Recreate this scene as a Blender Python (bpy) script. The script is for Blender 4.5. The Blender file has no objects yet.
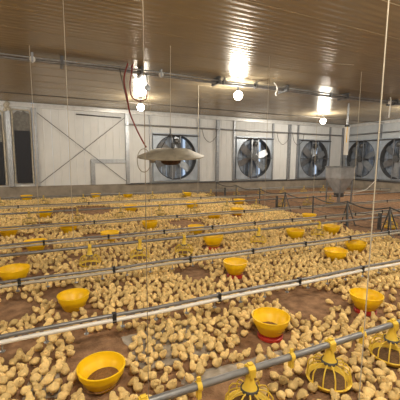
import bpy, bmesh, math, random
from math import sin, cos, pi, radians
from mathutils import Vector, Matrix, noise

random.seed(11)
scene = bpy.context.scene
C = scene.collection

# ------------------------------------------------------------------ camera
F_PX, YAW, PITCH, ROLL = 320.04, 0.433135, 0.124706, 0.006551
EYE = Vector((0, 0, 1.6))
fwd = Vector((sin(YAW)*cos(PITCH), cos(YAW)*cos(PITCH), -sin(PITCH)))
r0 = Vector((cos(YAW), -sin(YAW), 0)); u0 = r0.cross(fwd)
rgt = cos(ROLL)*r0 + sin(ROLL)*u0
upv = -sin(ROLL)*r0 + cos(ROLL)*u0
cam_d = bpy.data.cameras.new('camera'); cam = bpy.data.objects.new('camera', cam_d); C.objects.link(cam)
cam_d.sensor_width = 36; cam_d.lens = 36*F_PX/400; cam_d.clip_start = 0.05
mw = Matrix((rgt, upv, -fwd)).transposed().to_4x4(); mw.translation = EYE
cam.matrix_world = mw
scene.camera = cam

def ray(px, py): return rgt*(px-200) - upv*(py-200) + fwd*F_PX
def on_z(px, py, z):
    d = ray(px, py); return EYE + d*((z-EYE.z)/d.z)
def on_y(px, py, y):
    d = ray(px, py); return EYE + d*((y-EYE.y)/d.y)
def on_x(px, py, x):
    d = ray(px, py); return EYE + d*((x-EYE.x)/d.x)
def proj(w):
    d = Vector(w)-EYE; z = d.dot(fwd)
    return 200+F_PX*d.dot(rgt)/z, 200-F_PX*d.dot(upv)/z, z

# ------------------------------------------------------------------ world, exposure
world = bpy.data.worlds.new('world'); scene.world = world; world.use_nodes = True
bg = world.node_tree.nodes['Background']
bg.inputs[0].default_value = (0.62, 0.78, 1.0, 1); bg.inputs[1].default_value = 0.9
vs = scene.view_settings
vs.view_transform = 'Standard'; vs.look = 'None'; vs.gamma = 1; vs.use_curve_mapping = False
vs.exposure = -0.12
LAMP_W = 190.0
LAMP_COL = (1.0, 0.92, 0.78)

# ------------------------------------------------------------------ dimensions
XL, XR, YF, YB, ZC = -12.0, 16.1, -1.6, 14.2, 3.70
STEM = 0.53

# ------------------------------------------------------------------ materials
def mat(name, col, rough=0.6, metal=0.0, var=0.0, vscale=8.0, bump=0.0, bscale=40.0, island=0.0,
        spec=0.5, emit=None, estr=0.0, trans=0.0, alpha=1.0, col2=None, subs=0.0):
    m = bpy.data.materials.new(name); m.use_nodes = True
    nt = m.node_tree; b = nt.nodes['Principled BSDF']
    b.inputs['Base Color'].default_value = (*col, 1)
    b.inputs['Roughness'].default_value = rough; b.inputs['Metallic'].default_value = metal
    b.inputs['Specular IOR Level'].default_value = spec
    b.inputs['Transmission Weight'].default_value = trans; b.inputs['Alpha'].default_value = alpha
    tc = nt.nodes.new('ShaderNodeTexCoord')
    src = None
    if var > 0 or col2:
        n = nt.nodes.new('ShaderNodeTexNoise'); n.inputs['Scale'].default_value = vscale; n.inputs['Detail'].default_value = 5
        nt.links.new(tc.outputs['Object'], n.inputs['Vector'])
        rp = nt.nodes.new('ShaderNodeValToRGB')
        c2 = col2 or tuple(min(1, c*(1+var)) for c in col)
        c1 = col if col2 else tuple(c*(1-var) for c in col)
        rp.color_ramp.elements[0].color = (*c1, 1); rp.color_ramp.elements[1].color = (*c2, 1)
        rp.color_ramp.elements[0].position = 0.35; rp.color_ramp.elements[1].position = 0.65
        nt.links.new(n.outputs['Fac'], rp.inputs['Fac']); src = rp.outputs['Color']
    if island > 0:
        g = nt.nodes.new('ShaderNodeNewGeometry'); oi = nt.nodes.new('ShaderNodeObjectInfo')
        ad = nt.nodes.new('ShaderNodeMath'); ad.operation = 'ADD'
        nt.links.new(g.outputs['Random Per Island'], ad.inputs[0]); nt.links.new(oi.outputs['Random'], ad.inputs[1])
        fr = nt.nodes.new('ShaderNodeMath'); fr.operation = 'FRACT'; nt.links.new(ad.outputs[0], fr.inputs[0])
        mr = nt.nodes.new('ShaderNodeMapRange'); mr.inputs['To Min'].default_value = 1-island; mr.inputs['To Max'].default_value = 1+island
        nt.links.new(fr.outputs[0], mr.inputs['Value'])
        hs = nt.nodes.new('ShaderNodeHueSaturation'); hs.inputs['Color'].default_value = (*col, 1)
        nt.links.new(mr.outputs[0], hs.inputs['Value'])
        if src: nt.links.new(src, hs.inputs['Color'])
        src = hs.outputs['Color']
    if src: nt.links.new(src, b.inputs['Base Color'])
    if bump > 0:
        n2 = nt.nodes.new('ShaderNodeTexNoise'); n2.inputs['Scale'].default_value = bscale; n2.inputs['Detail'].default_value = 4
        nt.links.new(tc.outputs['Object'], n2.inputs['Vector'])
        bp = nt.nodes.new('ShaderNodeBump'); bp.inputs['Strength'].default_value = bump; bp.inputs['Distance'].default_value = 0.01
        nt.links.new(n2.outputs['Fac'], bp.inputs['Height']); nt.links.new(bp.outputs['Normal'], b.inputs['Normal'])
    if emit:
        b.inputs['Emission Color'].default_value = (*emit, 1); b.inputs['Emission Strength'].default_value = estr
    return m

M = {
 'litter': mat('litter', (0.17, 0.088, 0.042), 0.95, col2=(0.35, 0.20, 0.105), vscale=9, bump=1.0, bscale=60),
 'ceiling': mat('ceiling_paint', (0.35, 0.285, 0.185), 0.27, 0.25, var=0.05, vscale=1.2),
 'sheet': mat('wall_sheet_white', (0.64, 0.65, 0.655), 0.45, var=0.04, vscale=2.0),
 'sheet_end': mat('wall_sheet_grey_shaded', (0.42, 0.45, 0.48), 0.45, var=0.06, vscale=2.0),  # grey sheets, with the bluish tint of shade put into the colour
 'concrete': mat('concrete', (0.27, 0.235, 0.19), 0.9, var=0.18, vscale=3.0, bump=0.4, bscale=30),
 'galv': mat('galvanised_steel', (0.33, 0.345, 0.37), 0.38, 0.75, var=0.12, vscale=12),
 'galv_lit': mat('galvanised_steel_lit', (0.62, 0.62, 0.62), 0.35, 0.35, var=0.1, vscale=6),  # galvanised steel with lamp light on the beams put into a lighter colour
 'galv_dark': mat('dark_steel', (0.11, 0.113, 0.118), 0.45, 0.6, var=0.15, vscale=12),
 'pipe': mat('feed_pipe_steel', (0.24, 0.24, 0.245), 0.42, 0.6, var=0.15, vscale=10),
 'pvc': mat('white_pvc', (0.78, 0.76, 0.72), 0.4),
 'pvc_d': mat('dusty_pvc', (0.46, 0.42, 0.35), 0.5),
 'black': mat('black_plastic', (0.015, 0.015, 0.017), 0.5),
 'void': mat('black_light_trap', (0.008, 0.009, 0.016), 0.6),
 'foam': mat('spray_foam', (0.46, 0.42, 0.34), 0.9, var=0.2, vscale=14, bump=1.0, bscale=25),
 'grimy': mat('grimy_grey', (0.15, 0.145, 0.135), 0.8, var=0.3, vscale=10),
 'yellow': mat('yellow_plastic', (0.95, 0.60, 0.006), 0.38, var=0.05, vscale=6),
 'yellow_d': mat('dusty_yellow_plastic', (0.76, 0.52, 0.05), 0.5, var=0.12, vscale=10),
 'yellow_b': mat('brown_dusted_plastic', (0.50, 0.35, 0.09), 0.6, var=0.15, vscale=10),
 'red': mat('red_plastic', (0.42, 0.03, 0.018), 0.4),
 'feed': mat('brown_feed', (0.26, 0.13, 0.045), 0.95, var=0.25, vscale=70, bump=1.0, bscale=150),
 'feed_d': mat('dark_feed', (0.14, 0.075, 0.03), 0.95, var=0.25, vscale=70),
 'cord': mat('pale_cord', (0.46, 0.41, 0.32), 0.8),
 'cord_d': mat('dark_cable', (0.08, 0.07, 0.06), 0.6),
 'cord_b': mat('brown_cord', (0.20, 0.16, 0.11), 0.8),
 'hose': mat('red_hose', (0.22, 0.022, 0.018), 0.45),
 'brood': mat('brooder_metal', (0.33, 0.30, 0.24), 0.6, 0.15, var=0.15, vscale=6),
 'rust': mat('rusty_burner', (0.10, 0.055, 0.035), 0.8, 0.2, var=0.3, vscale=18),
 'fan_h': mat('fan_housing', (0.40, 0.45, 0.52), 0.4, 0.5, var=0.1, vscale=4),
 'blade': mat('fan_blade', (0.27, 0.29, 0.32), 0.35, 0.6, var=0.1, vscale=8),
 'shutter': mat('fan_shutter', (0.24, 0.275, 0.33), 0.5, 0.3, var=0.25, vscale=5),
 'sheetp': mat('dusty_plastic_film', (0.52, 0.46, 0.38), 0.35, var=0.25, vscale=9, bump=0.6, bscale=18, alpha=0.55),
 'bulb': mat('lit_bulb', (1, 1, 1), 0.5, emit=(1.0, 0.90, 0.72), estr=30.0),
 'hop': mat('hopper_steel', (0.40, 0.41, 0.43), 0.5, 0.3, var=0.15, vscale=5),
 'down': mat('chick_down', (0.78, 0.57, 0.255), 0.9, var=0.12, vscale=35, bump=0.5, bscale=190, island=0.20, spec=0.15),
 'beak': mat('chick_beak', (0.62, 0.33, 0.12), 0.5),
 'eye': mat('chick_eye', (0.01, 0.008, 0.006), 0.25),
}

# ------------------------------------------------------------------ mesh builder
class MB:
    def __init__(s): s.v = []; s.f = []; s.m = []
    def add(s, vs, fs, mi=0):
        o = len(s.v); s.v += [tuple(v) for v in vs]; s.f += [tuple(i+o for i in f) for f in fs]; s.m += [mi]*len(fs); return s
    def box(s, x0, x1, y0, y1, z0, z1, mi=0):
        v = [(x0,y0,z0),(x1,y0,z0),(x1,y1,z0),(x0,y1,z0),(x0,y0,z1),(x1,y0,z1),(x1,y1,z1),(x0,y1,z1)]
        return s.add(v, [(3,2,1,0),(4,5,6,7),(0,1,5,4),(1,2,6,5),(2,3,7,6),(3,0,4,7)], mi)
    def tube(s, pts, r, n=8, mi=0, cap=True):
        pts = [Vector(p) for p in pts]; rs = r if isinstance(r, (list, tuple)) else [r]*len(pts)
        vs = []; fs = []; ref = None
        for i, p in enumerate(pts):
            t = (pts[min(i+1, len(pts)-1)]-pts[max(i-1, 0)]).normalized()
            if ref is None:
                ref = Vector((0,0,1)) if abs(t.z) < 0.9 else Vector((1,0,0))
            a = (ref - t*ref.dot(t)).normalized(); ref = a; b = t.cross(a)
            for k in range(n):
                th = 2*pi*k/n; vs.append(p+(a*cos(th)+b*sin(th))*rs[i])
        for i in range(len(pts)-1):
            for k in range(n):
                fs.append((i*n+k, i*n+(k+1)%n, (i+1)*n+(k+1)%n, (i+1)*n+k))
        if cap:
            fs.append(tuple(reversed(range(n)))); o = (len(pts)-1)*n; fs.append(tuple(o+k for k in range(n)))
        return s.add(vs, fs, mi)
    def lathe(s, prof, n=24, mi=0, c=(0,0,0), axis='z', close=False):
        vs = []; fs = []
        for (r, z) in prof:
            for k in range(n):
                th = 2*pi*k/n
                if axis == 'z': vs.append((c[0]+r*cos(th), c[1]+r*sin(th), c[2]+z))
                else: vs.append((c[0]+r*cos(th), c[1]-z, c[2]+r*sin(th)))
        L = len(prof)
        for i in range(L if close else L-1):
            j = (i+1) % L
            for k in range(n):
                fs.append((i*n+k, i*n+(k+1)%n, j*n+(k+1)%n, j*n+k))
        return s.add(vs, fs, mi)
    def mesh(s, name, mats, smooth=None):
        me = bpy.data.meshes.new(name); me.from_pydata(s.v, [], s.f)
        for m in (mats if isinstance(mats, (list, tuple)) else [mats]): me.materials.append(m)
        me.polygons.foreach_set('material_index', s.m)
        if smooth:
            me.polygons.foreach_set('use_smooth', [True]*len(s.f)); me.set_sharp_from_angle(angle=radians(smooth))
        me.update(); return me
    def build(s, name, mats, parent=None, smooth=None, loc=None):
        return link(name, s.mesh(name, mats, smooth), parent, loc)

def link(name, me, parent=None, loc=None, rz=0.0):
    o = bpy.data.objects.new(name, me); C.objects.link(o)
    if parent: o.parent = parent
    if loc is not None: o.location = loc
    if rz: o.rotation_euler.z = rz
    return o
def tag(o, label=None, cat=None, group=None, kind=None):
    if label: o['label'] = label
    if cat: o['category'] = cat
    if group: o['group'] = group
    if kind: o['kind'] = kind
    return o
def thing(name, label, cat, loc=(0,0,0), rz=0.0, group=None):
    o = link(name, None, None, loc, rz); o.empty_display_size = 0.1
    return tag(o, label, cat, group)
def copy_tree(o, parent=None):
    c = o.copy(); C.objects.link(c); c.parent = parent
    for ch in list(o.children): copy_tree(ch, c)
    return c
def ordinal(n): return ['first','second','third','fourth','fifth','sixth','seventh','eighth','ninth','tenth','eleventh','twelfth','thirteenth','fourteenth','fifteenth','sixteenth','seventeenth','eighteenth','nineteenth','twentieth','twenty-first','twenty-second','twenty-third','twenty-fourth','twenty-fifth','twenty-sixth','twenty-seventh','twenty-eighth','twenty-ninth','thirtieth','thirty-first','thirty-second','thirty-third','thirty-fourth','thirty-fifth'][n]

# ================================================================== SETTING
# floor: litter with low undulation
mb = MB(); NX, NY = 150, 90
def litter_z(x, y): return 0.008*noise.noise((x*2.1, y*2.1, 0)) + 0.004*noise.noise((x*7, y*7, 3))
vs_ = []; fs_ = []
for j in range(NY+1):
    for i in range(NX+1):
        x = XL+(XR-XL)*i/NX; y = YF+(YB-YF)*j/NY
        vs_.append((x, y, litter_z(x, y)))
for j in range(NY):
    for i in range(NX):
        a = j*(NX+1)+i; fs_.append((a, a+1, a+NX+2, a+NX+1))
mb.add(vs_, fs_)
floor = tag(mb.build('floor', M['litter'], smooth=60), 'brown wood shaving litter covering the floor of the poultry house', kind='structure')

# ceiling: ribbed sheets running along the house
ceil = MB().box(XL-.1, XR+.1, YF-.1, YB+.1, ZC+.05, ZC+.12).build('ceiling', M['ceiling'])
tag(ceil, 'beige ribbed metal ceiling with glossy lamp reflections', kind='structure')
SW = (YB-YF)/20
def ceiling_sheet():
    m = MB(); prof = []
    n = 6; p = SW/n                     # six soft ribs per sheet, a sharper lap at the edge
    for k in range(n):
        for q in range(8):
            u = q/8; prof.append(((k+u)*p, -0.0040*(0.5-0.5*cos(2*pi*u))))
    prof += [(SW-.012, -.001), (SW-.008, -.006), (SW+.006, -.006)]
    vs = []; fs = []
    for x in (XL, XR):
        for y, z in prof: vs.append((x, y, z))
    L = len(prof)
    for i in range(L-1): fs.append((i, i+1, L+i+1, L+i))
    return m.add(vs, fs).mesh('ceiling_sheet', M['ceiling'], 30)
me = ceiling_sheet()
for k in range(20): link('ceiling_sheet', me, ceil, (0, YF+k*SW, ZC+.03-.001*(k % 2)))

# side wall with the fans (wall_back)
FANX = [5.27, 9.62, 13.72]
FW, FZ0, FZ1 = 1.10, 0.64, 2.78           # half opening width, opening heights
wall_b = MB().box(XL-.1, XR+.1, YB-.04, YB+.1, -.05, STEM).build('wall_back', M['concrete'])
tag(wall_b, 'side wall with grey concrete base, white ribbed sheets and big fans', kind='structure')
_sheet_cache = {}
def sheet_mesh(w, h, m):
    key = (round(w, 3), round(h, 3), m)
    if key not in _sheet_cache:
        b = MB()
        prof = [(0.002, -.006), (0.012, -.012), (w*.46, -.012), (w*.48, -.017), (w*.52, -.017), (w*.54, -.012), (w-.012, -.012), (w-.002, -.006), ]
        vs = [(x, y, z) for z in (0, h) for x, y in prof] + [(0.004, .03, 0), (w-.004, .03, 0), (.004, .03, h), (w-.004, .03, h)]
        L = len(prof); fs = [(i, i+1, L+i+1, L+i) for i in range(L-1)]
        q = 2*L; fs += [(q+1, q, q+2, q+3)]
        _sheet_cache[key] = b.add(vs, fs).mesh('wall_sheet', M[m])
    return _sheet_cache[key]
def bay(x0, x1, z0, z1, parent, m='sheet', along='x', target=.56):
    n = max(1, round((x1-x0)/target)); w = (x1-x0)/n
    for k in range(n):
        if along == 'x': link('wall_sheet', sheet_mesh(w, z1-z0, m), parent, (x0+k*w, YB, z0))
        else: link('wall_sheet', sheet_mesh(w, z1-z0, m), parent, (XR, x1-k*w, z0), -pi/2)
edges = [XL, -3.2, -2.2, -1.39, -0.52, 3.03]
bay(XL, -3.2, STEM, ZC+.06, wall_b); bay(-3.2, -0.60, STEM, ZC+.06, wall_b); bay(-0.52, 3.03, STEM, ZC+.06, wall_b)
prev = 3.03
for fx in FANX:
    bay(prev, fx-FW, STEM, ZC+.06, wall_b); bay(fx-FW, fx+FW, FZ1, ZC+.06, wall_b); bay(fx-FW, fx+FW, STEM, FZ0, wall_b, target=2.3); prev = fx+FW
bay(prev, XR, STEM, ZC+.06, wall_b)
# posts of the side wall
def post_mesh(h, w=.15, d=.12):
    b = MB(); t = .012          # open C channel facing the room
    b.box(-w/2, w/2, -d, -d+t, 0, h); b.box(-w/2, -w/2+t, -d+t, 0, 0, h); b.box(w/2-t, w/2, -d+t, 0, 0, h)
    b.box(-w/2-.03, w/2+.03, -d-.01, 0, 0, .02)
    return b.mesh('steel_post', M['galv'])
pm = post_mesh(ZC-STEM-.16)
for x in (-1.39, -0.52, 3.03, 7.46, 11.9, 15.98):
    link('steel_post', pm, wall_b, (x, YB-.02, STEM))
pm2 = post_mesh(ZC-STEM-.16, .09, .07)
for x in (4.07, 6.46, 8.42, 10.82, 12.52, 14.92):
    link('steel_post', pm2, wall_b, (x, YB-.02, STEM))
sill = MB().box(3.03, XR, YB-.10, YB-.03, STEM-.03, STEM+.03).build('sill_rail', M['galv_dark'], wall_b)
# end wall with the far fans (wall_right)
FANY = [12.85, 10.72]
wall_r = MB().box(XR-.04, XR+.1, YF-.1, YB+.1, -.05, STEM).build('wall_right', M['concrete'])
tag(wall_r, 'grey end wall at the far right with two fans', kind='structure')
bay(13.9, YB, STEM, ZC+.06, wall_r, 'sheet_end', 'y')
prev = 13.9
for fy in FANY:
    a, b_ = fy-.98, fy+.98
    if prev-b_ > .02: bay(b_, prev, STEM, ZC+.06, wall_r, 'sheet_end', 'y')
    bay(a, b_, FZ1, ZC+.06, wall_r, 'sheet_end', 'y'); bay(a, b_, STEM, FZ0, wall_r, 'sheet_end', 'y', 2.3); prev = a
bay(YF, prev, STEM, ZC+.06, wall_r, 'sheet_end', 'y')
for y in (13.95, 11.78, 9.6):
    link('steel_post', pm, wall_r, (XR-.02, y, STEM), -pi/2)
MB().box(XR-.10, XR-.03, 6, YB, STEM-.03, STEM+.03).build('sill_rail', M['galv_dark'], wall_r)
# walls out of the picture
wl = MB().box(XL-.1, XL, YF-.1, YB+.1, -.05, ZC+.06).build('wall_left', M['sheet']); tag(wl, 'white far left end wall of the house', kind='structure')
wf = MB().box(XL-.1, XR+.1, YF-.1, YF, -.05, ZC+.06).build('wall_front', M['sheet']); tag(wf, 'white side wall behind the viewer', kind='structure')
# eave beams
t1 = MB(); t1.box(XL, XR, YB-.14, YB-.03, ZC-.16, ZC-.02); t1.box(XL, XR, YB-.17, YB-.14, ZC-.16, ZC-.14)
tag(t1.build('trim_1', M['galv_lit']), 'bright galvanised eave beam along the top of the fan wall', kind='structure')
t2 = MB().box(XR-.12, XR-.03, YF, YB-.14, ZC-.14, ZC-.02)
tag(t2.build('trim_2', M['galv_lit']), 'galvanised beam along the top of the end wall', kind='structure')

# ================================================================== LAMPS
def lamp_proto():
    t = thing('ceiling_lamp', 'x', 'lamp')
    so = MB().lathe([(0, .30), (.07, .30), (.07, .27), (.03, .25), (.028, .17), (.05, .15), (.055, .09), (.04, .085)], 16).build('socket', M['galv_dark'], t, 40)
    MB().lathe([(.001, .10), (.06, .095), (.105, .06), (.13, -.01), (.105, -.085), (.06, -.125), (.001, -.138)], 16).build('bulb', M['bulb'], so, 60)
    return t
lp = lamp_proto(); first = [True]
def lamp(x, y, label, w=1.0):
    o = lp if first[0] else copy_tree(lp); first[0] = False
    o.location = (x, y, ZC-.30); tag(o, label, 'lamp', 'round bulbs under the ceiling')
    ld = bpy.data.lights.new('lamp_light', 'POINT'); ld.energy = LAMP_W*w; ld.color = LAMP_COL; ld.shadow_soft_size = .21
    lo = bpy.data.objects.new('lamp_light', ld); C.objects.link(lo); lo.parent = o
lamp(2.9, 11.2, 'glowing bulb above the hanging brooder, leftmost of the lit bulbs')
lamp(4.81, 7.92, 'large glowing bulb below the conduit, middle one of three lit bulbs')
lamp(11.33, 11.2, 'glowing bulb high near the far corner, rightmost of the lit bulbs')
for x, y, l in ((-5.5, 11.2, 'lit bulb far left near the fan wall, out of view'), (-3.6, 7.92, 'lit bulb out of view left of the conduit'),
                (13.2, 7.92, 'lit bulb out of view at the far right'), (-4.2, 2.2, 'lit bulb out of view to the left of the viewer'),
                (0.6, 0.3, 'lit bulb above the viewer'), (4.6, 1.0, 'lit bulb out of view above right'), (10.5, 2.2, 'lit bulb out of view to the right')):
    lamp(x, y, l)

# ================================================================== FANS
def fan_proto(hw=1.08):
    t = thing('exhaust_fan', 'x', 'fan')
    R, zc = 1.02, 1.08
    # housing: square plate with a round hole, plus side flanges
    b = MB(); n = 48; vs = []; fs = []
    H = 2.16
    for k in range(n):
        a = 2*pi*k/n; vs.append((R*cos(a), -.06, zc+R*sin(a)))
    for k in range(n):
        a = 2*pi*k/n; s = 1/max(abs(cos(a)), abs(sin(a)))
        vs.append((hw*s*cos(a), -.06, zc+(H/2)*s*sin(a)))
    for k in range(n): fs.append((k, (k+1) % n, n+(k+1) % n, n+k))
    b.add(vs, fs)
    b.box(-hw-.02, -hw, -.09, .30, 0, H); b.box(hw, hw+.02, -.09, .30, 0, H); b.box(-hw, hw, -.09, .30, H-.02, H); b.box(-hw, hw, -.09, .30, 0, .02)
    b.build('housing', M['fan_h'], t)
    MB().lathe([(R+.015, .075), (R, .09), (R-.02, .06), (R-.03, -.22), (R-.012, -.22), (R-.005, .05)], 48, c=(0, 0, zc), axis='y', close=True).build('shroud_ring', M['galv_dark'], t, 50)
    # blades
    for k in range(6):
        a = 2*pi*k/6+.3; vs = []; fs = []
        for i in range(5):
            r = .12+(.95-.12)*i/4; w = .10+.09*sin(pi*(i+1)/6); tw = .75-.45*i/4
            for s in (-1, 1):
                off = s*w; p = (r, off*cos(tw)+.06*i/4, off*sin(tw))
                for d in (0, .006):
                    x = p[0]*cos(a)-p[1]*sin(a); z = p[0]*sin(a)+p[1]*cos(a)
                    vs.append((x, .08+p[2]*.55+d, zc+z))
        for i in range(4):
            q = i*4
            fs += [(q, q+2, q+6, q+4), (q+1, q+5, q+7, q+3), (q, q+4, q+5, q+1), (q+2, q+3, q+7, q+6)]
        fs += [(0, 1, 3, 2), (16, 18, 19, 17)]
        MB().add(vs, fs).build('blade', M['blade'], t, 40)
    MB().lathe([(.001, .10), (.09, .09), (.13, .03), (.13, -.14), (.001, -.14)], 20, c=(0, 0, zc), axis='y').build('hub', M['galv_dark'], t, 40)
    # pulley, belt, motor and brackets
    MB().lathe([(.001, .16), (.17, .16), (.15, .145), (.17, .13), (.001, .13)], 24, c=(0, 0, zc), axis='y').build('pulley', M['galv_dark'], t, 40)
    b = MB(); b.tube([(-.16, -.145, zc+.05), (-.06, -.145, zc+.74)], .010, 6); b.tube([(.16, -.145, zc+.05), (.06, -.145, zc+.74)], .010, 6)
    b.build('drive_belt', M['black'], t)
    b = MB(); b.lathe([(.001, .17), (.07, .17), (.12, .13), (.12, -.10), (.08, -.13), (.001, -.13)], 18, c=(0.05, 0, zc+.74), axis='y'); b.box(-.05, .15, -.12, .05, zc+.60, zc+.64)
    b.build('motor', M['galv_dark'], t, 40)
    for x in (-.20, .20): MB().box(x-.022, x+.022, -.12, -.09, .02, H-.02).build('support_strut', M['galv'], t)
    MB().tube([(-hw+.02, -.12, zc), (hw-.02, -.12, zc)], .018, 8).build('cross_strut', M['galv_dark'], t)
    MB().tube([(-hw-.05, -.16, H-.08), (hw+.05, -.16, H-.08)], .028, 8).build('shutter_bar', M['galv_dark'], t)
    # shutter blades behind the propeller, one left ajar
    nb = 9; w = 2*hw/nb; sh = MB().box(0, w-.012, 0, .012, .03, H-.03).mesh('shutter_blade', M['shutter'])
    for k in range(nb):
        o = link('shutter_blade', sh, t, (-hw+k*w, .27, 0))
        if k == 6: o.rotation_euler.z = 0.75
    return t
fp = fan_proto()
fan_lab = ['large exhaust fan with grey blades behind the hanging brooder, leftmost fan', 'large exhaust fan in the middle of the white side wall, second from left',
           'exhaust fan on the side wall next to the corner and the feed hopper', 'exhaust fan on the end wall just right of the grey hopper', 'exhaust fan at the right edge of the picture on the end wall']
for i, fx in enumerate(FANX):
    o = fp if i == 0 else copy_tree(fp)
    o.location = (fx, YB-.06, FZ0-.01); tag(o, fan_lab[i], 'fan', 'exhaust fans')
for i, fy in enumerate(FANY):
    o = copy_tree(fp); o.location = (XR-.06, fy, FZ0-.01); o.rotation_euler.z = -pi/2; o.scale = (.9, 1, 1); tag(o, fan_lab[3+i], 'fan', 'exhaust fans')

# ================================================================== SIDE WALL FITTINGS
def inlet(x0, x1, z0, z1, zt, label):
    t = thing('air_inlet', label, 'air inlet', ((x0+x1)/2, YB-.06, z0))
    w = (x1-x0)/2
    MB().box(-w, w, -.05, .025, 0, z1-z0).build('black_panel', M['void'], t)
    b = MB(); N = 14; vs = []; fs = []                        # grimy filler above with a ragged outline
    pts = [(-w, z1-z0), (w, z1-z0)]
    for k in range(N+1):
        u = k/N; pts.append((w-2*w*u+.03*noise.noise((u*9, x0, 1)), zt-z0-.10*abs(2*u-1)**3+.05*noise.noise((u*7, x0, 5))))
    n = len(pts)
    vs = [(x, -.04, z) for x, z in pts]+[(x, .025, z) for x, z in pts]
    fs = [tuple(range(n))]+[(i, n+i, n+(i+1) % n, (i+1) % n) for i in range(n)]
    b.add(vs, fs).build('grey_filler', M['grimy'], t)
    path = [(-w-.05+.025*noise.noise((x0, k*.7, 2)), -.03, (zt-z0)*k/10) for k in range(11)]+[(-w+2*w*k/5, -.03, zt-z0+.05+.03*noise.noise((k, x0, 8))) for k in range(6)]+[(w+.05+.02*noise.noise((x0, k*.7, 4)), -.03, (zt-z0)*(1-k/10)) for k in range(11)]
    b = MB(); b.tube(path, [.03+.018*noise.noise((k*1.3, x0, 6)) for k in range(len(path))], 7)
    b.build('foam_bead', M['foam'], t, 60)
inlet(-1.22, -0.70, .66, 2.66, 3.38, 'tall black air inlet panel with grey top between two steel posts')
inlet(-2.75, -1.62, .60, 2.22, 3.3, 'black air inlet panel cut off by the left edge of the picture')
b = MB(); vs = []
for (x, z, r) in ((-1.42, 3.55, .10), (-1.34, 3.44, .08), (-1.46, 3.40, .07), (-1.38, 3.62, .09)):
    b.lathe([(.001, r), (r*.6, r*.8), (r, 0), (r*.7, -r*.7), (.001, -r)], 9, c=(x, YB-.17, z))
tag(b.build('foam_blob', M['foam'], smooth=80), 'cream spray foam lump on top of the leftmost steel post', 'spray foam')
# crossed brace rods
def rod(name, a, c, r, m, label, cat, group=None, n=6):
    a = Vector(a); c = Vector(c); o = MB().tube([a, a.lerp(c, .5)+Vector((0, 0, -.006)), c], r, n).build(name, M[m], None, 60)
    return tag(o, label, cat, group)
rod('brace_rod', (-.42, YB-.135, 3.36), (2.93, YB-.135, .66), .012, 'galv_dark', 'thin brace rod falling from upper left across the white wall bay', 'brace')
rod('brace_rod', (-.42, YB-.165, .66), (2.93, YB-.165, 3.36), .012, 'galv_dark', 'thin brace rod rising to upper right across the white wall bay', 'brace')
rod('door_track', (1.0, YB-.08, 3.40), (2.8, YB-.08, 3.36), .025, 'galv_dark', 'short dark bar at the top of the cross-braced wall bay', 'bar')
t = thing('hatch_frame', 'grey steel channel frame of a low hatch in the braced wall bay', 'frame', (1.5, YB-.03, STEM))
MB().box(0, .16, -.07, 0, 0, 1.0).build('frame_leg', M['galv'], t)
MB().box(0, 1.45, -.075, 0, .90, 1.07).build('frame_lintel', M['galv'], t)
MB().box(.16, 1.45, -.03, 0, 0, .9).build('hatch_panel', M['sheet'], t)
# conduit rail over the fans
b = MB(); b.tube([(3.0, YB-.20, 3.10), (9, YB-.20, 3.09), (XR-.2, YB-.20, 3.08)], .03, 8); 
t = thing('wall_conduit', 'grey conduit rail running above the fans on the side wall', 'conduit', (3.0, YB-.2, 3.1))
o = b.build('rail', M['galv'], t, 60); o.location = (-3.0, -(YB-.2), -3.1)
for x in (3.03, 7.46, 11.9): MB().box(x-3.05, x-2.95, -.05, .06, -.06, .05).build('bracket', M['galv'], t)
# end wall rail
tag(MB().tube([(XR-.18, YB-.2, 3.1), (XR-.18, 8.5, 3.1)], .03, 8).build('wall_conduit', M['galv'], None, 60), 'conduit rail above the two fans on the end wall', 'conduit')
# small looped cables beside the fans
def cable(name, pts, r, m, label, cat, n=6, res=10, group=None):
    P = [Vector(p) for p in pts]; out = []
    for i in range(len(P)-1):
        p0 = P[max(i-1, 0)]; p1 = P[i]; p2 = P[i+1]; p3 = P[min(i+2, len(P)-1)]
        for k in range(res):
            u = k/res
            out.append(.5*((2*p1)+(p2-p0)*u+(2*p0-5*p1+4*p2-p3)*u*u+(3*p1-p0-3*p2+p3)*u**3))
    out.append(P[-1])
    return tag(MB().tube(out, r, n).build(name, M[m], None, 60), label, cat, group)
for x0, l in ((6.55, 'drooping cable loop right of the leftmost fan'), (10.95, 'drooping cable loop right of the second fan'), (12.0, 'drooping cable loop left of the corner fan')):
    cable('fan_cable', [(x0, YB-.2, 3.06), (x0+.15, YB-.18, 2.65), (x0+.45, YB-.17, 2.45), (x0+.75, YB-.18, 2.7), (x0+.8, YB-.2, 3.06)], .012, 'cord_d', l, 'cable')

# ================================================================== CEILING FITTINGS
t = thing('ceiling_conduit', 'bundle of dark conduits running along under the ceiling', 'conduit', (0, 7.65, 3.6))
for dy, dz, r, m in ((0, 0, .035, 'pipe'), (.12, .02, .022, 'galv'), (-.11, .03, .02, 'galv'), (.22, .04, .014, 'galv')):
    pts = [(x, dy, dz+.012*sin(x*1.3+dy*9)) for x in [XL+.2+k*(XR-XL-.4)/40 for k in range(41)]]
    MB().tube(pts, r, 7).build('conduit_pipe', M[m], t, 60)
for x in (-5, -2.2, .3, 2.0, 4.0, 6.2, 8.6, 11.0, 13.5): MB().box(x-.03, x+.03, -.15, .26, -.05, .12).build('hanger_strap', M['galv_dark'], t)
rod('winch_cable', (XL+.2, 11.5, 3.58), (XR-.2, 11.5, 3.58), .016, 'cord_d', 'thin dark winch cable along the ceiling near the fan wall', 'cable')
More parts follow.
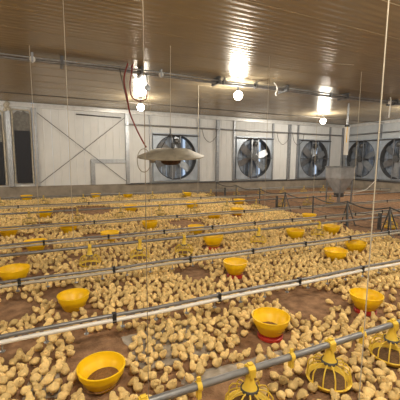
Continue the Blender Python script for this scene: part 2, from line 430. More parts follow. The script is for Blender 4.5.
# junction boxes / pulleys on the conduit
def pulley(px, py, label, white=False):
    p = on_y(px, py, 7.5); p.z = min(p.z, ZC-.12)
    t = thing('pulley', label, 'pulley', p, 0, 'pulleys along the ceiling conduit')
    MB().lathe([(.015, .025), (.055, .025), (.043, .0), (.055, -.025), (.015, -.025)], 16, axis='y', close=True).build('wheel', M['pvc' if white else 'galv_dark'], t, 40)
    b = MB(); b.box(-.02, .02, -.045, -.035, -.06, ZC-p.z); b.box(-.02, .02, .035, .045, -.06, ZC-p.z); b.build('bracket', M['galv'], t)
for px, py, l, w in ((32, 53, 'pulley with bracket at the left end of the ceiling conduit', True), (161, 70, 'pale pulley right of the red hose on the conduit', True),
                     (224, 79, 'pulley just left of the middle bulb on the conduit', False), (256, 81, 'pulley just right of the middle bulb on the conduit', False),
                     (331, 90, 'small dark pulley above the rightmost bulb', False), (390, 99, 'pale pulley at the right edge under the ceiling', True)):
    pulley(px, py, l, w)
# hanging thermostat near hose
p = on_y(147.5, 88, 7.5)
t = thing('hanging_sensor', 'dark round sensor hanging from the conduit beside the red hose', 'sensor', p)
MB().lathe([(.001, .04), (.06, .035), (.07, 0), (.06, -.035), (.001, -.04)], 16, axis='y').build('disc', M['galv'], t, 40)
MB().tube([(0, 0, .06), (0, .1, 3.57-p.z)], .016, 6).build('stem', M['galv_dark'], t)
# white hook and short tube at the right
p = on_y(390, 101, 7.4)
cable('white_tube', [p+Vector((0, 0, .12)), p+Vector((.04, 0, 0)), p+Vector((.02, 0, -.3)), p+Vector((0, 0, -.55))], .02, 'pvc', 'short white tube hanging under the ceiling at the right edge', 'tube')
p = on_y(276, 86, 7.4)
cable('white_tube', [p+Vector((0, .15, .14)), p+Vector((-.03, 0, .05)), p+Vector((.05, 0, -.06)), p+Vector((0, 0, -.2)), p+Vector((.03, 0, -.26))], .018, 'pvc', 'short pale hook under the ceiling between two bulbs', 'hook')

# ================================================================== BROODER
BY = 6.0
bl = on_y(138, 156.5, BY); br = on_y(201, 152.5, BY); bc = (bl+br)/2; BR = (br-bl).length/2
t = thing('gas_brooder', 'pale metal brooder canopy hanging above the chicks before a fan', 'brooder', bc)
t.rotation_euler = (0.10, -.05, 0)
MB().lathe([(BR*.985, -.05), (BR, -.03), (BR*.975, -.018), (BR*.66, .062), (BR*.60, .088), (BR*.52, .105), (.001, .118), (.001, .106), (BR*.50, .09), (BR*.64, .048), (BR*.94, -.026)], 40).build('canopy', M['brood'], t, 35)
MB().lathe([(.001, .02), (BR*.30, .02), (BR*.33, -.06), (BR*.29, -.16), (BR*.22, -.19), (.001, -.195)], 24).build('burner', M['rust'], t, 35)
b = MB()
for k in range(3):
    a = 2*pi*k/3+.4; b.tube([(BR*.3*cos(a), BR*.3*sin(a), .12), (0, 0, .42)], .008, 5)
b.tube([(0, 0, .41), (0, 0, .50)], .016, 6); b.build('hanging_bracket', M['galv_dark'], t)
for x in (.02, .16):
    bb = MB(); bb.tube([(x, -.05, .125), (x, -.05, .23)], .035, 8); bb.build('valve', M['galv_dark'], t, 40)
ring = [(.13*cos(2*pi*k/24), 0, .22*sin(2*pi*k/24)) for k in range(25)]
o = MB().tube(ring, .008, 6, cap=False).build('hose_ring', M['brood'], t, 60); o.location = (-BR+.10, -.05, -.09)
MB().lathe([(.001, .04), (.055, .03), (.065, -.03), (.05, -.06), (.001, -.06)], 14).build('end_valve', M['galv'], t, 40).location = (-BR*.62, -.1, -.07)
top = on_y(168, 60, BY)
MB().tube([(0, 0, .48), (.1, .19, ZC+.02-bc.z)], .005, 5).build('hanging_cord', M['cord'], t)
hp = [(131, 57, 7.5), (127, 66, 7.45), (124, 80, 7.3), (127, 97, 7.0), (130, 113, 6.7), (136, 128, 6.4), (142, 140, 6.15), (146, 147, 6.0)]
H = [on_y(*q) for q in hp]; H.insert(0, Vector((H[0].x+.03, 7.62, 3.58)))
cable('gas_hose', H, .016, 'hose', 'dark red gas hose dropping from the ceiling to the brooder', 'hose')
hp = [(131, 59, 7.55), (134, 57, 7.5), (132, 70, 7.5), (130, 85, 7.5), (132, 97, 7.5), (139, 101, 7.5), (146, 99, 7.5), (147, 91, 7.5)]
cable('gas_hose', [on_y(*q) for q in hp], .014, 'hose', 'looped red hose around the left bulb under the ceiling', 'hose')
cable('ceiling_cable', [on_y(*q) for q in ((119, 66, 7.6), (122, 80, 7.55), (127, 102, 7.5))], .01, 'cord_d', 'dark cable slanting down left of the red hose', 'cable')

# ================================================================== LINES OVER THE FLOOR
FEED = [(1.55, 'front'), (4.92, 'second'), (8.70, 'third'), (12.3, 'far')]
DRINK = [(2.67, 'front'), (3.90, 'second'), (5.65, 'third'), (7.12, 'fourth'), (10.3, 'far')]
LX0, LX1 = -4.0, 15.0; LINES = {}
clipm = MB().box(-.016, .016, -.022, .022, -.052, .032).mesh('clip', M['black'])
nip = MB().lathe([(.001, .0), (.006, 0), (.006, -.03), (.004, -.034), (.004, -.05), (.012, -.055), (.02, -.048), (.021, -.053), (.012, -.062), (.001, -.062)], 8).mesh('nipple', M['galv'])
for i, (y, nm) in enumerate(DRINK):
    z = .26
    t = thing('drinker_line', nm+' drinker line, grey tube over a white water pipe on hangers', 'drinker line', (0, y, z), 0, 'drinker lines'); LINES[y] = t
    x1 = LX1 if y > 5 else 12
    pts = [(LX0+k*(x1-LX0)/30, 0, .006*sin(k*1.9+i)) for k in range(31)]
    MB().tube([(p[0], p[1], p[2]+.012) for p in pts], .0165, 10).build('support_tube', M['pipe'], t, 60)
    b = MB(); b.tube([(p[0], -.004, p[2]-.032) for p in pts], .0185, 8); b.build('water_pipe', M['pvc' if i == 0 else 'pvc_d'], t, 60)
    k = 0; x = LX0+.35+.21*i
    while x < x1:
        o = link('clip', clipm, t, (x, 0, .0)); x += 1.02 if y < 6 else 1.9
    if y < 4:
        x = LX0+3
        while x < 6.5: link('nipple', nip, t, (x, -.004, -.05)); x += .30
BW = [  # pixel of the base on the floor, with red base?, label
 ((102, 387), 0, 'large yellow bowl half full of brown feed, nearest at lower left'),
 ((270, 339), 1, 'yellow bowl on red base, middle of the front row'),
 ((365, 314), 1, 'yellow bowl on red base, right of the front row behind pale rope'),
 ((74, 311), 0, 'yellow bowl behind the front drinker line at left, above the nearest bowl'),
 ((235, 279), 1, 'yellow bowl on red base, centre of the picture behind front drinker line'),
 ((335, 263), 0, 'yellow bowl at right, lower one of two close together'),
 ((355, 254), 0, 'yellow bowl at right, upper one of two close together'),
 ((15, 284), 0, 'yellow bowl at left edge beside a caged pan feeder'),
 ((213, 251), 1, 'yellow bowl with red base just behind the second drinker line, centre'),
 ((295, 241), 0, 'yellow bowl right of centre behind the second drinker line'),
 ((331, 236), 0, 'yellow bowl touching the second feed pipe at right'),
 ((36, 253), 0, 'yellow bowl behind the second feed pipe at left'),
 ((110, 243), 0, 'yellow bowl left of centre just behind second feed pipe'),
 ((196, 236), 0, 'yellow bowl under the third drinker line below the brooder'),
 ((309, 223), 0, 'yellow bowl at the fence corner, right of the dense flock'),
 ((9, 239), 0, 'yellow bowl at the left edge behind the third drinker line'),
 ((69, 235), 0, 'yellow bowl in the fourth row, right of the left edge bowl'),
 ((150, 231), 0, 'yellow bowl in the fourth row below the brooder left side'),
 ((214, 222), 0, 'yellow bowl behind fourth row, left one of a pair near the centre'),
 ((237, 219), 1, 'yellow bowl on red base, right one of a pair near the centre'),
 ((45, 220), 0, 'yellow bowl far left on bare brown litter'),
 ((131, 214), 0, 'yellow bowl far back below the brooder, on red-brown litter'),
 ((192, 211), 0, 'yellow bowl far back below the leftmost fan'),
 ((239, 207), 0, 'yellow bowl far back near the fence below the second fan'),
 ((27, 202.5), 0, 'yellow bowl against the concrete base at far left'),
 ((96, 200.5), 0, 'yellow bowl against the concrete base below the hatch'),
 ((128, 200.5), 0, 'yellow bowl against the concrete base left of the leftmost fan'),
 ((187, 199.5), 0, 'yellow bowl against the concrete base below the leftmost fan'),
]
AVOID = [on_z(q[0][0], q[0][1]-2, 0) for q in BW]
def pan_proto(detail):
    t = thing('pan_feeder', 'x', 'feeder', (0, 0, 0))
    Y_ = M['yellow_d' if detail else 'yellow_b']
    b = MB(); b.lathe([(.027, -.022), (.034, -.022), (.034, .022), (.027, .022)], 14, c=(0, 0, .30), axis='y', close=True)
    # saddle round the pipe (pipe runs along x)
    b2 = MB(); b2.tube([(-.024, 0, .30), (.024, 0, .30)], .034, 14)
    b2.box(-.016, .016, -.012, .012, .330, .345); b2.box(-.02, .02, -.036, -.028, .262, .32); b2.box(-.02, .02, .028, .036, .262, .32)
    b2.build('saddle', Y_, t, 40)
    MB().lathe([(.025, .275), (.028, .235), (.041, .19), (.050, .178), (.044, .178), (.024, .23), (.021, .275)], 18, close=True).build('neck', Y_, t, 40)
    MB().lathe([(.054, .185), (.058, .180), (.058, .163), (.050, .160), (.046, .172)], 18, close=True).build('collar', M['galv_dark'], t, 40)
    R = .152
    def spoke(a):
        return [(r*cos(a), r*sin(a), z) for r, z in ((.050, .168), (.090, .166), (.122, .152), (.146, .118), (R, .050))]
    if detail:
        sp = MB().tube(spoke(0), .0052, 5).mesh('grill_spoke', Y_, 60)
        for k in range(12): link('grill_spoke', sp, t, (0, 0, 0), 2*pi*k/12)
    else:
        b = MB()
        for k in range(10): b.tube(spoke(2*pi*k/10), .0065, 4)
        b.build('grill', Y_, t, 60)
    pan = MB().lathe([(.045, .006), (.10, .004), (.125, .008), (R, .034), (R+.007, .050), (R-.005, .053), (R-.012, .038), (.120, .018), (.05, .014), (.001, .05), (.001, .006)], 28).build('pan', Y_, t, 40)
    MB().lathe([(.001, .055), (.04, .042), (.10, .030), (.130, .026)], 20).build('feed', M['feed_d'], pan, 40)
    return t
pa = pan_proto(True); pb = pan_proto(False); usedp = {'a': False, 'b': False}
strapm = MB(); strapm.tube([(-.014, 0, 0), (.014, 0, 0)], .030, 12); strapm.box(-.012, .012, -.006, .006, .025, .055); strapm.box(-.012, .012, -.016, .016, -.075, -.025)
strapm = strapm.mesh('strap', M['yellow_d'], 40)
PANS = []
for i, (y, nm) in enumerate(FEED):
    z = .30
    t = thing('feed_line', nm+' feed line, grey steel pipe carrying yellow pan feeders', 'feed line', (0, y, z), 0, 'feed lines'); LINES[y] = t
    pts = [(LX0+k*(LX1-LX0)/24, 0, 0) for k in range(25)]
    MB().tube(pts, .0225, 12).build('feed_pipe', M['pipe'], t, 60)
    x0 = {0: 1.07, 1: -.30, 2: .55, 3: 1.0}[i]; sp = {0: .68, 1: .76, 2: 1.1, 3: 1.3}[i]
    k0 = -3 if i == 0 else -2
    xe = [3.3, 9.0, 9.4, 13.5][i]
    k = k0
    while x0+k*sp < xe:
        x = x0+k*sp
        if x > -2.6 and abs(x-6.62) > .24 and all(math.hypot(q.x-x, q.y-y) > .34 for q in AVOID):
            key = 'a' if i < 2 else 'b'; pr = pa if key == 'a' else pb
            o = copy_tree(pr) if usedp[key] else pr; usedp[key] = True
            o.location = (x, y, 0); o.rotation_euler.z = 0
            PANS.append((x, y, o, nm))
            if i == 0: link('strap', strapm, t, (x+sp*.48, 0, 0))
        k += 1
    # dark end post where the line carries its winch
    for x in ((6.9,) if i else ()): MB().box(x-.03, x+.03, -.03, .03, -.29, .10).build('end_post', M['galv_dark'], t)
for nm in ('front', 'second', 'third', 'far'):
    L = sorted([p for p in PANS if p[3] == nm], key=lambda p: p[0])
    vis = [p for p in L if -8 < proj((p[0], p[1], .15))[0] < 408]
    for p in L:
        if p in vis:
            tag(p[2], 'yellow caged pan feeder, %s from the left along the %s feed pipe' % (ordinal(min(19, vis.index(p))), nm), 'feeder', 'pan feeders on the feed pipes')
        else:
            side = 'left' if p[0] < 1 else 'right'
            tag(p[2], 'yellow caged pan feeder on the %s feed pipe beyond the %s picture edge, %s along' % (nm, side, ordinal(L.index(p))), 'feeder', 'pan feeders on the feed pipes')

# drop cords from the ceiling to the lines
def cord(x, y, z, label, r=.0035, m='cord', top=ZC+.022):
    ln = LINES.get(y)
    if ln:
        p = ln.location; o = MB().tube([(x-p.x, 0, z-p.z), (x-p.x, 0, (z+top)/2-p.z), (x-p.x, 0, top-p.z)], r, 5).build('drop_cord', M[m], ln, 60)
        o['label'] = label; return o
    o = MB().tube([(x, y, z), (x, y, (z+top)/2), (x, y, top)], r, 5).build('hanging_rope', M[m], None, 60)
    return tag(o, label, 'rope')
def cx(px, py, y, z): return on_y(px, py, y).x
cord(on_z(74, 248, .32).x, 4.92, .32, 'pale cord down to the second feed pipe at the left', .004)
cord(on_z(147, 396, .31).x, 1.55, .31, 'brown cord down to the front feed pipe left of the pans', .0019, 'cord_b')
cord(on_z(40, 222, .27).x, 7.12, .27, 'pale cord down to the fourth drinker line at the far left', .006)
cord(on_z(209, 206, .32).x, 8.7, .32, 'pale cord between first two fans down to the third feed pipe', .006)
cord(on_z(272, 224, .27).x, 5.65, .27, 'pale cord down to the third drinker line by the second fan', .004)
cord(on_z(348, 213, .27).x, 5.65, .27, 'pale cord down to the third drinker line at the right', .0045)
cord(on_z(163, 224, .27).x, 7.12, .27, 'thin pale cord down to the fourth drinker line under the brooder', .004)
cord(on_z(308, 205, .27).x, 7.12, .27, 'thin pale cord down to the fourth drinker line at the corner fan', .005)
pr_ = on_y(362, 360, 1.25)
cord(pr_.x, 1.25, .02, 'thick pale rope hanging in front of the front feed pipe at the right', .0034)
a = on_z(318, 62, 3.66); c = on_z(354, 65, 3.66)
rod('ceiling_wire', a, c, .006, 'cord', 'short pale wire run under the ceiling at upper right', 'wire')

# ================================================================== FEED HOPPER
HY = 8.70; hc = on_y(340, 172, HY); s = HY/11.5
t = thing('feed_hopper', 'grey steel feed hopper with tapered bottom near the far corner', 'hopper', (hc.x, HY, .30))
w = .35; b = MB()
zt, zm, zb = 1.10, .66, .10
vs = [(-w, -.35, zt), (w, -.35, zt), (w, .35, zt), (-w, .35, zt), (-w, -.35, zm), (w, -.35, zm), (w, .35, zm), (-w, .35, zm), (-.13, -.1, zb), (.13, -.1, zb), (.13, .1, zb), (-.13, .1, zb)]
b.add(vs, [(0, 1, 5, 4), (1, 2, 6, 5), (2, 3, 7, 6), (3, 0, 4, 7), (4, 5, 9, 8), (5, 6, 10, 9), (6, 7, 11, 10), (7, 4, 8, 11), (8, 9, 10, 11)])
b.build('bin', M['hop'], t)
b = MB()
for q in ((-w-.03, w+.03, -.38, -.35), (-w-.03, w+.03, .35, .38)): b.box(q[0], q[1], q[2], q[3], zt-.05, zt)
for q in ((-w-.03, -w), (w, w+.03)): b.box(q[0], q[1], -.35, .35, zt-.05, zt)
b.build('rim', M['galv'], t)
MB().box(-.14, .14, -.11, .11, -.05, .10).build('boot', M['galv_dark'], t)
for x in (-w+.05, w-.05):
    for y in (-.31, .31): MB().box(x-.02, x+.02, y-.02, y+.02, -.30, zm).build('leg', M['galv'], t)
p1 = on_y(345, 126, HY); p2 = on_y(345.5, 155, HY)
t = thing('drop_tube', 'white drop tube with yellow stripe hanging above the grey hopper', 'tube', (p2.x, HY, p2.z))
MB().tube([(0, 0, 0), (0, 0, p1.z-p2.z)], .08, 14).build('tube', M['pvc'], t, 50)
MB().tube([(-.045, -.045, .45), (-.045, -.045, p1.z-p2.z-.02)], .02, 6).build('stripe', M['yellow'], t, 50)
MB().lathe([(.075, 0), (.095, 0), (.095, .07), (.075, .07)], 14, c=(0, 0, p1.z-p2.z-.03), close=True).build('clamp', M['black'], t, 40)
MB().tube([(0, 0, p1.z-p2.z), (0, 0, ZC-p2.z-.01)], .03, 8).build('upper_pipe', M['galv'], t, 50)
cable('floor_cable', [on_z(345, 193, .03)+Vector((0,0,0)), on_y(356, 192, 8.4), on_y(365, 190, 8.3), on_y(370, 186, 8.2), on_y(375, 181, 8.1)], .013, 'pvc', 'pale cable curving up from the floor right of the hopper', 'cable')

# ================================================================== FENCE ACROSS THE HOUSE
FX = 6.62
t = thing('brooding_fence', 'low dark wire fence across the house where the chicks end', 'fence', (FX, 7.8, 0))
fy = [12.6, 10.9, 9.3, 7.95, 6.75, 5.6, 4.5, 3.35, 2.2, 1.0]
for k, y in enumerate(fy):
    b = MB(); b.tube([(0, y-7.8, 0), (0, y-7.8, .62)], .02, 7)
    if k in (3, 5, 6):
        b.tube([(0, y-7.8, .58), (.13, y-7.8-.16, 0)], .014, 6); b.tube([(0, y-7.8, .58), (-.13, y-7.8-.16, 0)], .014, 6); b.tube([(0, y-7.8, .58), (0.02, y-7.8+.18, 0)], .014, 6)
    b.build('post', M['galv_dark'], t, 60)
    MB().box(-.04, .04, y-7.8-.04, y-7.8+.04, 0, .03).build('foot', M['black'], t)
for z, r in ((.60, .016), (.42, .006), (.26, .006), (.10, .006)):
    pts = []
    for k in range(len(fy)-1):
        for q in range(6):
            u = q/6; pts.append((0, fy[k]+(fy[k+1]-fy[k])*u-7.8, z-.10*sin(pi*u)*(1 if z > .5 else .5)))
    pts.append((0, fy[-1]-7.8, z))
    MB().tube(pts, r, 5).build('rail_wire', M['galv_dark'], t, 60)

# ================================================================== YELLOW BOWLS
def bowl_proto(base):
    t = thing('feed_bowl', 'x', 'bowl')
    z0 = .045 if base else .0
    if base:
        MB().lathe([(.001, .0), (.098, .0), (.106, .008), (.106, .028), (.10, .032), (.085, .022), (.08, .05), (.001, .05)], 28).build('red_base', M['red'], t, 40)
    bo = MB().lathe([(.001, z0), (.085, z0), (.097, z0+.008), (.140, z0+.09), (.147, z0+.098), (.152, z0+.135), (.158, z0+.139), (.158, z0+.146), (.149, z0+.146),
                (.142, z0+.100), (.133, z0+.090), (.090, z0+.016), (.001, z0+.010)], 36).build('bowl', M['yellow'], t, 35)
    # heaped feed, higher on one side
    n = 28; vs = [(0.03, 0.0, z0+.072)]; fs = []
    for j, (r, h) in enumerate(((.05, .070), (.09, .05), (.121, .04))):
        for k in range(n):
            a = 2*pi*k/n; q = cos(a)
            vs.append((r*cos(a), r*sin(a), z0+h+.018*q*(r/.12)+.004*noise.noise((cos(a)*3, sin(a)*3, j))))
    for k in range(n): fs.append((0, 1+k, 1+(k+1) % n))
    for j in range(2):
        for k in range(n): fs.append((1+j*n+k, 1+(j+1)*n+k, 1+(j+1)*n+(k+1) % n, 1+j*n+(k+1) % n))
    MB().add(vs, fs).build('feed', M['feed'], bo, 60)
    return t
b0 = bowl_proto(0); b1 = bowl_proto(1); ub = [False, False]; BOWLS = []
for k, ((px, py), base, lab) in enumerate(BW):
    pr = b1 if base else b0
    o = copy_tree(pr) if ub[base] else pr; ub[base] = True
    p = on_z(px, py-2, 0); p.z = litter_z(p.x, p.y); p.y = min(p.y, YB-.35)
    o.location = p; o.rotation_euler.z = random.uniform(0, 6.28) if k else .3
    s = random.uniform(.97, 1.03)*(1.06 if k < 5 else 1.18 if p.y < 8 else 1.3); o.scale = (s, s, s*(1.0 if k < 3 else 1.1))
    tag(o, lab, 'bowl', 'yellow feed bowls on the litter'); BOWLS.append((p.x, p.y, lab))

# ================================================================== PLASTIC FILM ON THE LITTER
FILMS = []
def on_film(x, y):
    for P in FILMS:
        sg = [(P[(k+1) % 4][0]-P[k][0])*(y-P[k][1])-(P[(k+1) % 4][1]-P[k][1])*(x-P[k][0]) > 0 for k in range(4)]
        if all(sg) or not any(sg): return .016
    return 0.0
def film(name, px_poly, label, seed):
    P = [on_z(px, py, 0) for px, py in px_poly]            # four corners
    N = 22; b = MB(); vs = []; fs = []
    for j in range(N+1):
        for i in range(N+1):
            u, v = i/N, j/N
            p = (P[0]*(1-u)+P[1]*u)*(1-v)+(P[3]*(1-u)+P[2]*u)*v
            e = min(u, v, 1-u, 1-v)
            p = p+Vector((.03*noise.noise((u*4, v*4, seed)), .03*noise.noise((u*4, v*4, seed+5)), 0))
            h = .006+litter_z(p.x, p.y)+.006*abs(noise.noise((p.x*9, p.y*9, seed)))+(.008 if e < .03 else 0)*abs(noise.noise((u*11, v*11, seed+2)))*2
            vs.append((p.x, p.y, h))
    for j in range(N):
        for i in range(N):
            a = j*(N+1)+i; fs.append((a, a+1, a+N+2, a+N+1))
    n = len(vs); vs += [(x, y, z-.002) for x, y, z in vs]; fs += [tuple(n+q for q in reversed(f)) for f in fs]
    FILMS.append([(q.x, q.y) for q in P])
    tag(b.add(vs, fs).build(name, M['sheetp'], None, 60), label, 'plastic film')
film('plastic_film', [(143, 372), (215, 352), (190, 322), (121, 338)], 'rumpled dusty plastic film on the litter right of the nearest bowl', 1)
film('plastic_film', [(22, 400), (66, 398), (58, 372), (30, 378)], 'rumpled clear plastic film at the lower left corner among chicks', 7)
film('plastic_film', [(185, 388), (330, 348), (322, 341), (178, 378)], 'long pale paper strip lying beneath the front feed pipe', 13)

# ================================================================== CHICKS
def chick_rings(pose, rnd):
    if pose == 'standing':
        body = [(-.046, .050, .004), (-.041, .049, .015), (-.028, .046, .029), (-.009, .045, .036), (.009, .049, .0345), (.020, .059, .0285), (.0245, .069, .0240), (.0275, .079, .0225), (.033, .0875, .0200), (.0405, .0885, .0140), (.0450, .087, .0060)]
        beak = [(.0450, .087, .0050), (.0515, .0845, .0008)]
    elif pose == 'pecking':
        body = [(-.046, .060, .004), (-.041, .058, .015), (-.028, .053, .029), (-.009, .048, .036), (.009, .045, .0340), (.022, .041, .0280), (.034, .036, .0235), (.044, .030, .0220), (.052, .023, .0190), (.057, .016, .0130), (.058, .011, .0058)]
        beak = [(.058, .011, .0048), (.0585, .004, .0008)]
    elif pose == 'resting':
        body = [(-.047, .024, .004), (-.042, .025, .016), (-.028, .029, .030), (-.009, .031, .037), (.010, .032, .0355), (.021, .039, .0290), (.0265, .048, .0245), (.030, .057, .0228), (.036, .0645, .0200), (.0435, .065, .0138), (.0480, .063, .0060)]
        beak = [(.0480, .063, .0050), (.0545, .0605, .0008)]
    elif pose == 'stretching':
        body = [(-.045, .040, .004), (-.041, .040, .014), (-.030, .041, .027), (-.012, .045, .034), (.004, .054, .0330), (.014, .067, .0265), (.0175, .079, .0220), (.020, .089, .0212), (.0255, .0985, .0190), (.033, .100, .0135), (.0375, .099, .0060)]
        beak = [(.0375, .099, .0050), (.044, .0975, .0008)]
    else:  # dozing: low ball with head tucked down
        body = [(-.042, .026, .005), (-.036, .028, .019), (-.022, .031, .032), (-.004, .033, .037), (.012, .034, .0345), (.023, .039, .0285), (.030, .043, .0245), (.037, .044, .0215), (.044, .041, .0175), (.049, .036, .0120), (.0515, .032, .0055)]
        beak = [(.0515, .032, .0045), (.055, .0265, .0008)]
    return body, beak
def chick_mesh(pose, seed, segs=12, fine=True, turn=0.0):
    body, beak = chick_rings(pose, None); b = MB()
    def ringset(rings, n, fl, mi):
        vs = []; fs = []; L = len(rings)
        for i, (x, z, r) in enumerate(rings):
            a = rings[max(i-1, 0)]; c = rings[min(i+1, L-1)]
            tx, tz = c[0]-a[0], c[1]-a[1]; q = math.hypot(tx, tz) or 1; tx /= q; tz /= q
            hd = max(0, (i-6)/4) if L > 3 else 1.25
            yo = turn*.022*hd
            for k in range(n):
                th = 2*pi*k/n; f = 1+fl*noise.noise((cos(th)*2+seed, sin(th)*2+i*.8, seed*3.1))
                up = cos(th)*r*.97*f; sd = sin(th)*r*1.03*f
                vs.append((x-tz*up, yo+sd, z+tx*up))
        for i in range(L-1):
            for k in range(n): fs.append((i*n+k, i*n+(k+1) % n, (i+1)*n+(k+1) % n, (i+1)*n+k))
        fs.append(tuple(reversed(range(n)))); fs.append(tuple((L-1)*n+k for k in range(n)))
        b.add(vs, [tuple(reversed(f)) for f in fs], mi)
    ringset(body, segs, .14 if fine else .08, 0)
    ringset(beak, 6 if fine else 4, 0, 1)
    # wings
    wx, wz = body[3][0]-.004, body[3][1]+.003
    if fine:
        for s in (-1, 1):
            vs = []; fs = []
            for i, (dx, r) in enumerate(((-.026, .002), (-.014, .010), (0, .015), (.012, .012), (.019, .003))):
                for k in range(6):
                    th = 2*pi*k/6; vs.append((wx+dx, s*(.029+.004*(i in (1, 2, 3))+.006*sin(th)), wz+r*cos(th)-.002*i+.006))
            for i in range(4):
                for k in range(6):
                    f = (i*6+k, i*6+(k+1) % 6, (i+1)*6+(k+1) % 6, (i+1)*6+k); fs.append(f if s < 0 else tuple(reversed(f)))
            b.add(vs, fs, 0)
    # eyes on the head
    hx, hz, hr = body[8]
    for s in (-1, 1):
        r = .0034; c = (hx+.004, turn*.022*.5+s*(hr-.001), hz+.003)
        b.add([(c[0]+r, c[1], c[2]), (c[0]-r, c[1], c[2]), (c[0], c[1]+r, c[2]), (c[0], c[1]-r, c[2]), (c[0], c[1], c[2]+r), (c[0], c[1], c[2]-r)],
              [(0, 2, 4), (2, 1, 4), (1, 3, 4), (3, 0, 4), (2, 0, 5), (1, 2, 5), (3, 1, 5), (0, 3, 5)], 2)
    if pose not in ('resting', 'dozing'):
        for s in (-1, 1):
            b.tube([(-.004, s*.013, .026), (.0, s*.014, .004)], [.0045, .0028], 5 if fine else 3, 1)
            if fine:
                for a in (-.5, 0, .5, pi): b.tube([(0, s*.014, .003), (cos(a)*.018, s*.014+sin(a)*.018, .0015)], [.0024, .0012], 4, 1)
    b.v = [(x*.86, y, z) for x, y, z in b.v]
    return b
POSES = ['standing', 'standing', 'pecking', 'resting', 'stretching', 'dozing']
WT = [.30, .16, .18, .18, .06, .12]
CM = [M['down'], M['beak'], M['eye']]
HI = []; LO = []
for i, p in enumerate(POSES):
    tn = (0, .9, .3, -.5, 0, .6)[i]
    HI.append(chick_mesh(p, i*1.7+.3, 12, True, tn).mesh('chick', CM, 50)); LO.append(chick_mesh(p, i*1.7+.3, 7, False, tn))

# --- where they are: density over the brooding area
def P0(px, py): q = on_z(px, py, 0); return q.x, q.y
BARE = [(*P0(12, 312), .28), (*P0(104, 350), .30), (*P0(300, 304), .33), (*P0(326, 300), .25), (*P0(60, 296), .25), (*P0(250, 345), .12), (*P0(190, 275), .3),
        (*P0(90, 211), .9), (*P0(55, 213), .7), (*P0(185, 224), .5), (*P0(95, 238), .35), (*P0(20, 262), .2), (*P0(120, 262), .15), (*P0(15, 350), .18), (*P0(165, 345), .14), (*P0(225, 392), .2)]
DENSE = [(*P0(340, 262), 1.3), (*P0(370, 245), 1.0), (*P0(250, 265), .8), (*P0(170, 340), .35), (*P0(215, 335), .3), (*P0(20, 385), .35), (*P0(300, 335), .3), (*P0(370, 370), .5), (*P0(370, 345), .4),
         (*P0(130, 270), .8), (*P0(220, 250), .8), (*P0(280, 245), 1.0), (*P0(120, 300), .35), (*P0(260, 212), 1.5), (*P0(150, 207), 1.6), (*P0(200, 300), .35)]
def dens(x, y):
    d = .50+.60*noise.noise((x*1.1+4, y*1.1, 0))+.35*noise.noise((x*2.7, y*2.7, 9))
    for bx, by, r in DENSE:
        q = math.hypot(x-bx, y-by)/r
        if q < 1: d += .9*(1-q*q)
    for ly in (1.55, 2.55, 3.82, 5.6, 7.05):
        if abs(y-ly) < .09: d += .18
    for bx, by, r in BARE:
        q = math.hypot((x-bx), (y-by)*.8)/r
        if q < 1: d -= 1.15*(1-q**3)
    if y > 9: d += .2
    e = 6.45-x
    if e < .4: d -= .5
    return max(.02, min(1.0, d))
CELL = .078; grid = {}
chicks = []
obst = [(x, y, .185*(1.08 if y < 4 else 1.2 if y < 8 else 1.35)) for x, y, _ in BOWLS]+[(p[0], p[1], .178) for p in PANS]+[(FX, y, .06) for y in fy]
def try_place(x, y, md):
    for ox, oy, r in obst:
        if (x-ox)**2+(y-oy)**2 < r*r: return False
    gx, gy = int(x//CELL), int(y//CELL)
    for i in range(gx-1, gx+2):
        for j in range(gy-1, gy+2):
            for (ax, ay) in grid.get((i, j), ()):
                if (ax-x)**2+(ay-y)**2 < md*md: return False
    grid.setdefault((gx, gy), []).append((x, y)); return True
rc = random.Random(5)
for n in range(115000):
    y = rc.uniform(.9, 13.8); x = rc.uniform(-.9-.16*y, 6.48)
    if rc.random() > dens(x, y)**1.6: continue
    if try_place(x, y, .0615): chicks.append((x, y))
info = []
for (x, y) in chicks:
    k = rc.choices(range(6), WT)[0]
    near = min(BOWLS, key=lambda b: (b[0]-x)**2+(b[1]-y)**2)
    dd = math.hypot(near[0]-x, near[1]-y)
    rz = rc.uniform(0, 2*pi)
    if dd < .30: rz = math.atan2(near[1]-y, near[0]-x)+rc.uniform(-.5, .5)
    sc = rc.uniform(.77, .96)
    px, py, z = proj((x, y, .04)); info.append((z, px, py, x, y, k, rz, sc))
info.sort()
near = [c for c in info if -4 < c[1] < 404 and c[2] < 404][:300]; ns = set(id(c) for c in near)
far = [c for c in info if id(c) not in ns]
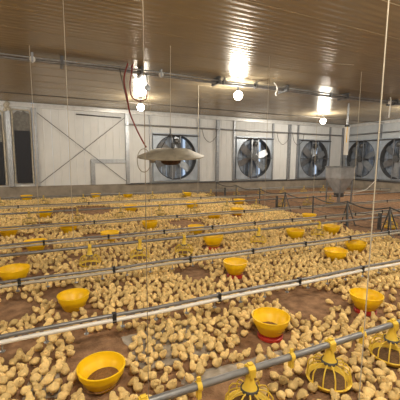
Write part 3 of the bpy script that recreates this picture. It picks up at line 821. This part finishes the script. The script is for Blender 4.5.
# individuals, described from the nearest landmark
LM = [(BOWLS[0][0], BOWLS[0][1], 'the nearest lower-left yellow bowl'), (BOWLS[1][0], BOWLS[1][1], 'the middle front red-based bowl'), (BOWLS[2][0], BOWLS[2][1], 'the right front bowl by rope'),
      (BOWLS[3][0], BOWLS[3][1], 'the left bowl behind drinker line'), (BOWLS[4][0], BOWLS[4][1], 'the centre bowl behind drinker line')]
vis = sorted([p for p in PANS if p[3] == 'front' and -8 < proj((p[0], p[1], .15))[0] < 408], key=lambda p: p[0])
for q, p in enumerate(vis): LM.append((p[0], p[1], 'the %s front caged feeder' % ordinal(q)))
fc = sum((P0(*q)[0] for q in ((143, 372), (215, 352), (190, 322), (121, 338))))/4, sum((P0(*q)[1] for q in ((143, 372), (215, 352), (190, 322), (121, 338))))/4
LM.append((fc[0], fc[1], 'the dusty plastic film'))
cells = {}
for c in near:
    l = min(range(len(LM)), key=lambda q: (LM[q][0]-c[3])**2+(LM[q][1]-c[4])**2)
    lpx, lpy, _ = proj((LM[l][0], LM[l][1], .04)); dx, dy = c[1]-lpx, (c[2]-lpy)*1.4
    sec = ('to the right of' if dx > 0 else 'to the left of') if abs(dx) > abs(dy) else ('in front of' if dy > 0 else 'behind')
    cells.setdefault((l, sec), []).append(c)
for (l, sec), L in cells.items():
    L.sort(key=lambda c: (LM[l][0]-c[3])**2+(LM[l][1]-c[4])**2)
    for q, c in enumerate(L):
        pose = {'standing': 'standing', 'pecking': 'pecking', 'resting': 'resting', 'stretching': 'upright', 'dozing': 'dozing'}[POSES[c[5]]]
        if q < 35: lab = '%s yellow chick, %s %s %s' % (pose, ('nearest' if q == 0 else ordinal(q)+' nearest'), sec, LM[l][2])
        else: lab = '%s yellow chick far %s %s' % (pose, sec, LM[l][2])
        o = link('chick', HI[c[5]], None, (c[3], c[4], litter_z(c[3], c[4])+.001+on_film(c[3], c[4])), c[6]); o.scale = (c[7],)*3
        tag(o, lab, 'chick', 'day-old chicks in the foreground')
# the rest of the flock: beyond counting
V = []; Fc = []; MI = []
for (z, px, py, x, y, k, rz, sc) in far:
    b = LO[k]; o = len(V); cr, sr = cos(rz)*sc, sin(rz)*sc; lz = litter_z(x, y)+.001
    V += [(x+a*cr-c*sr, y+a*sr+c*cr, lz+d*sc) for a, c, d in b.v]
    Fc += [tuple(i+o for i in f) for f in b.f]; MI += b.m
m = MB(); m.v = V; m.f = Fc; m.m = MI
fl = link('chick_flock', m.mesh('chick_flock', CM, 50))
tag(fl, 'dense flock of small yellow chicks filling the floor up to the fence', 'chicks', kind='stuff')
print('chicks', len(info), 'near', len(near), 'tris approx', len(Fc)*2)
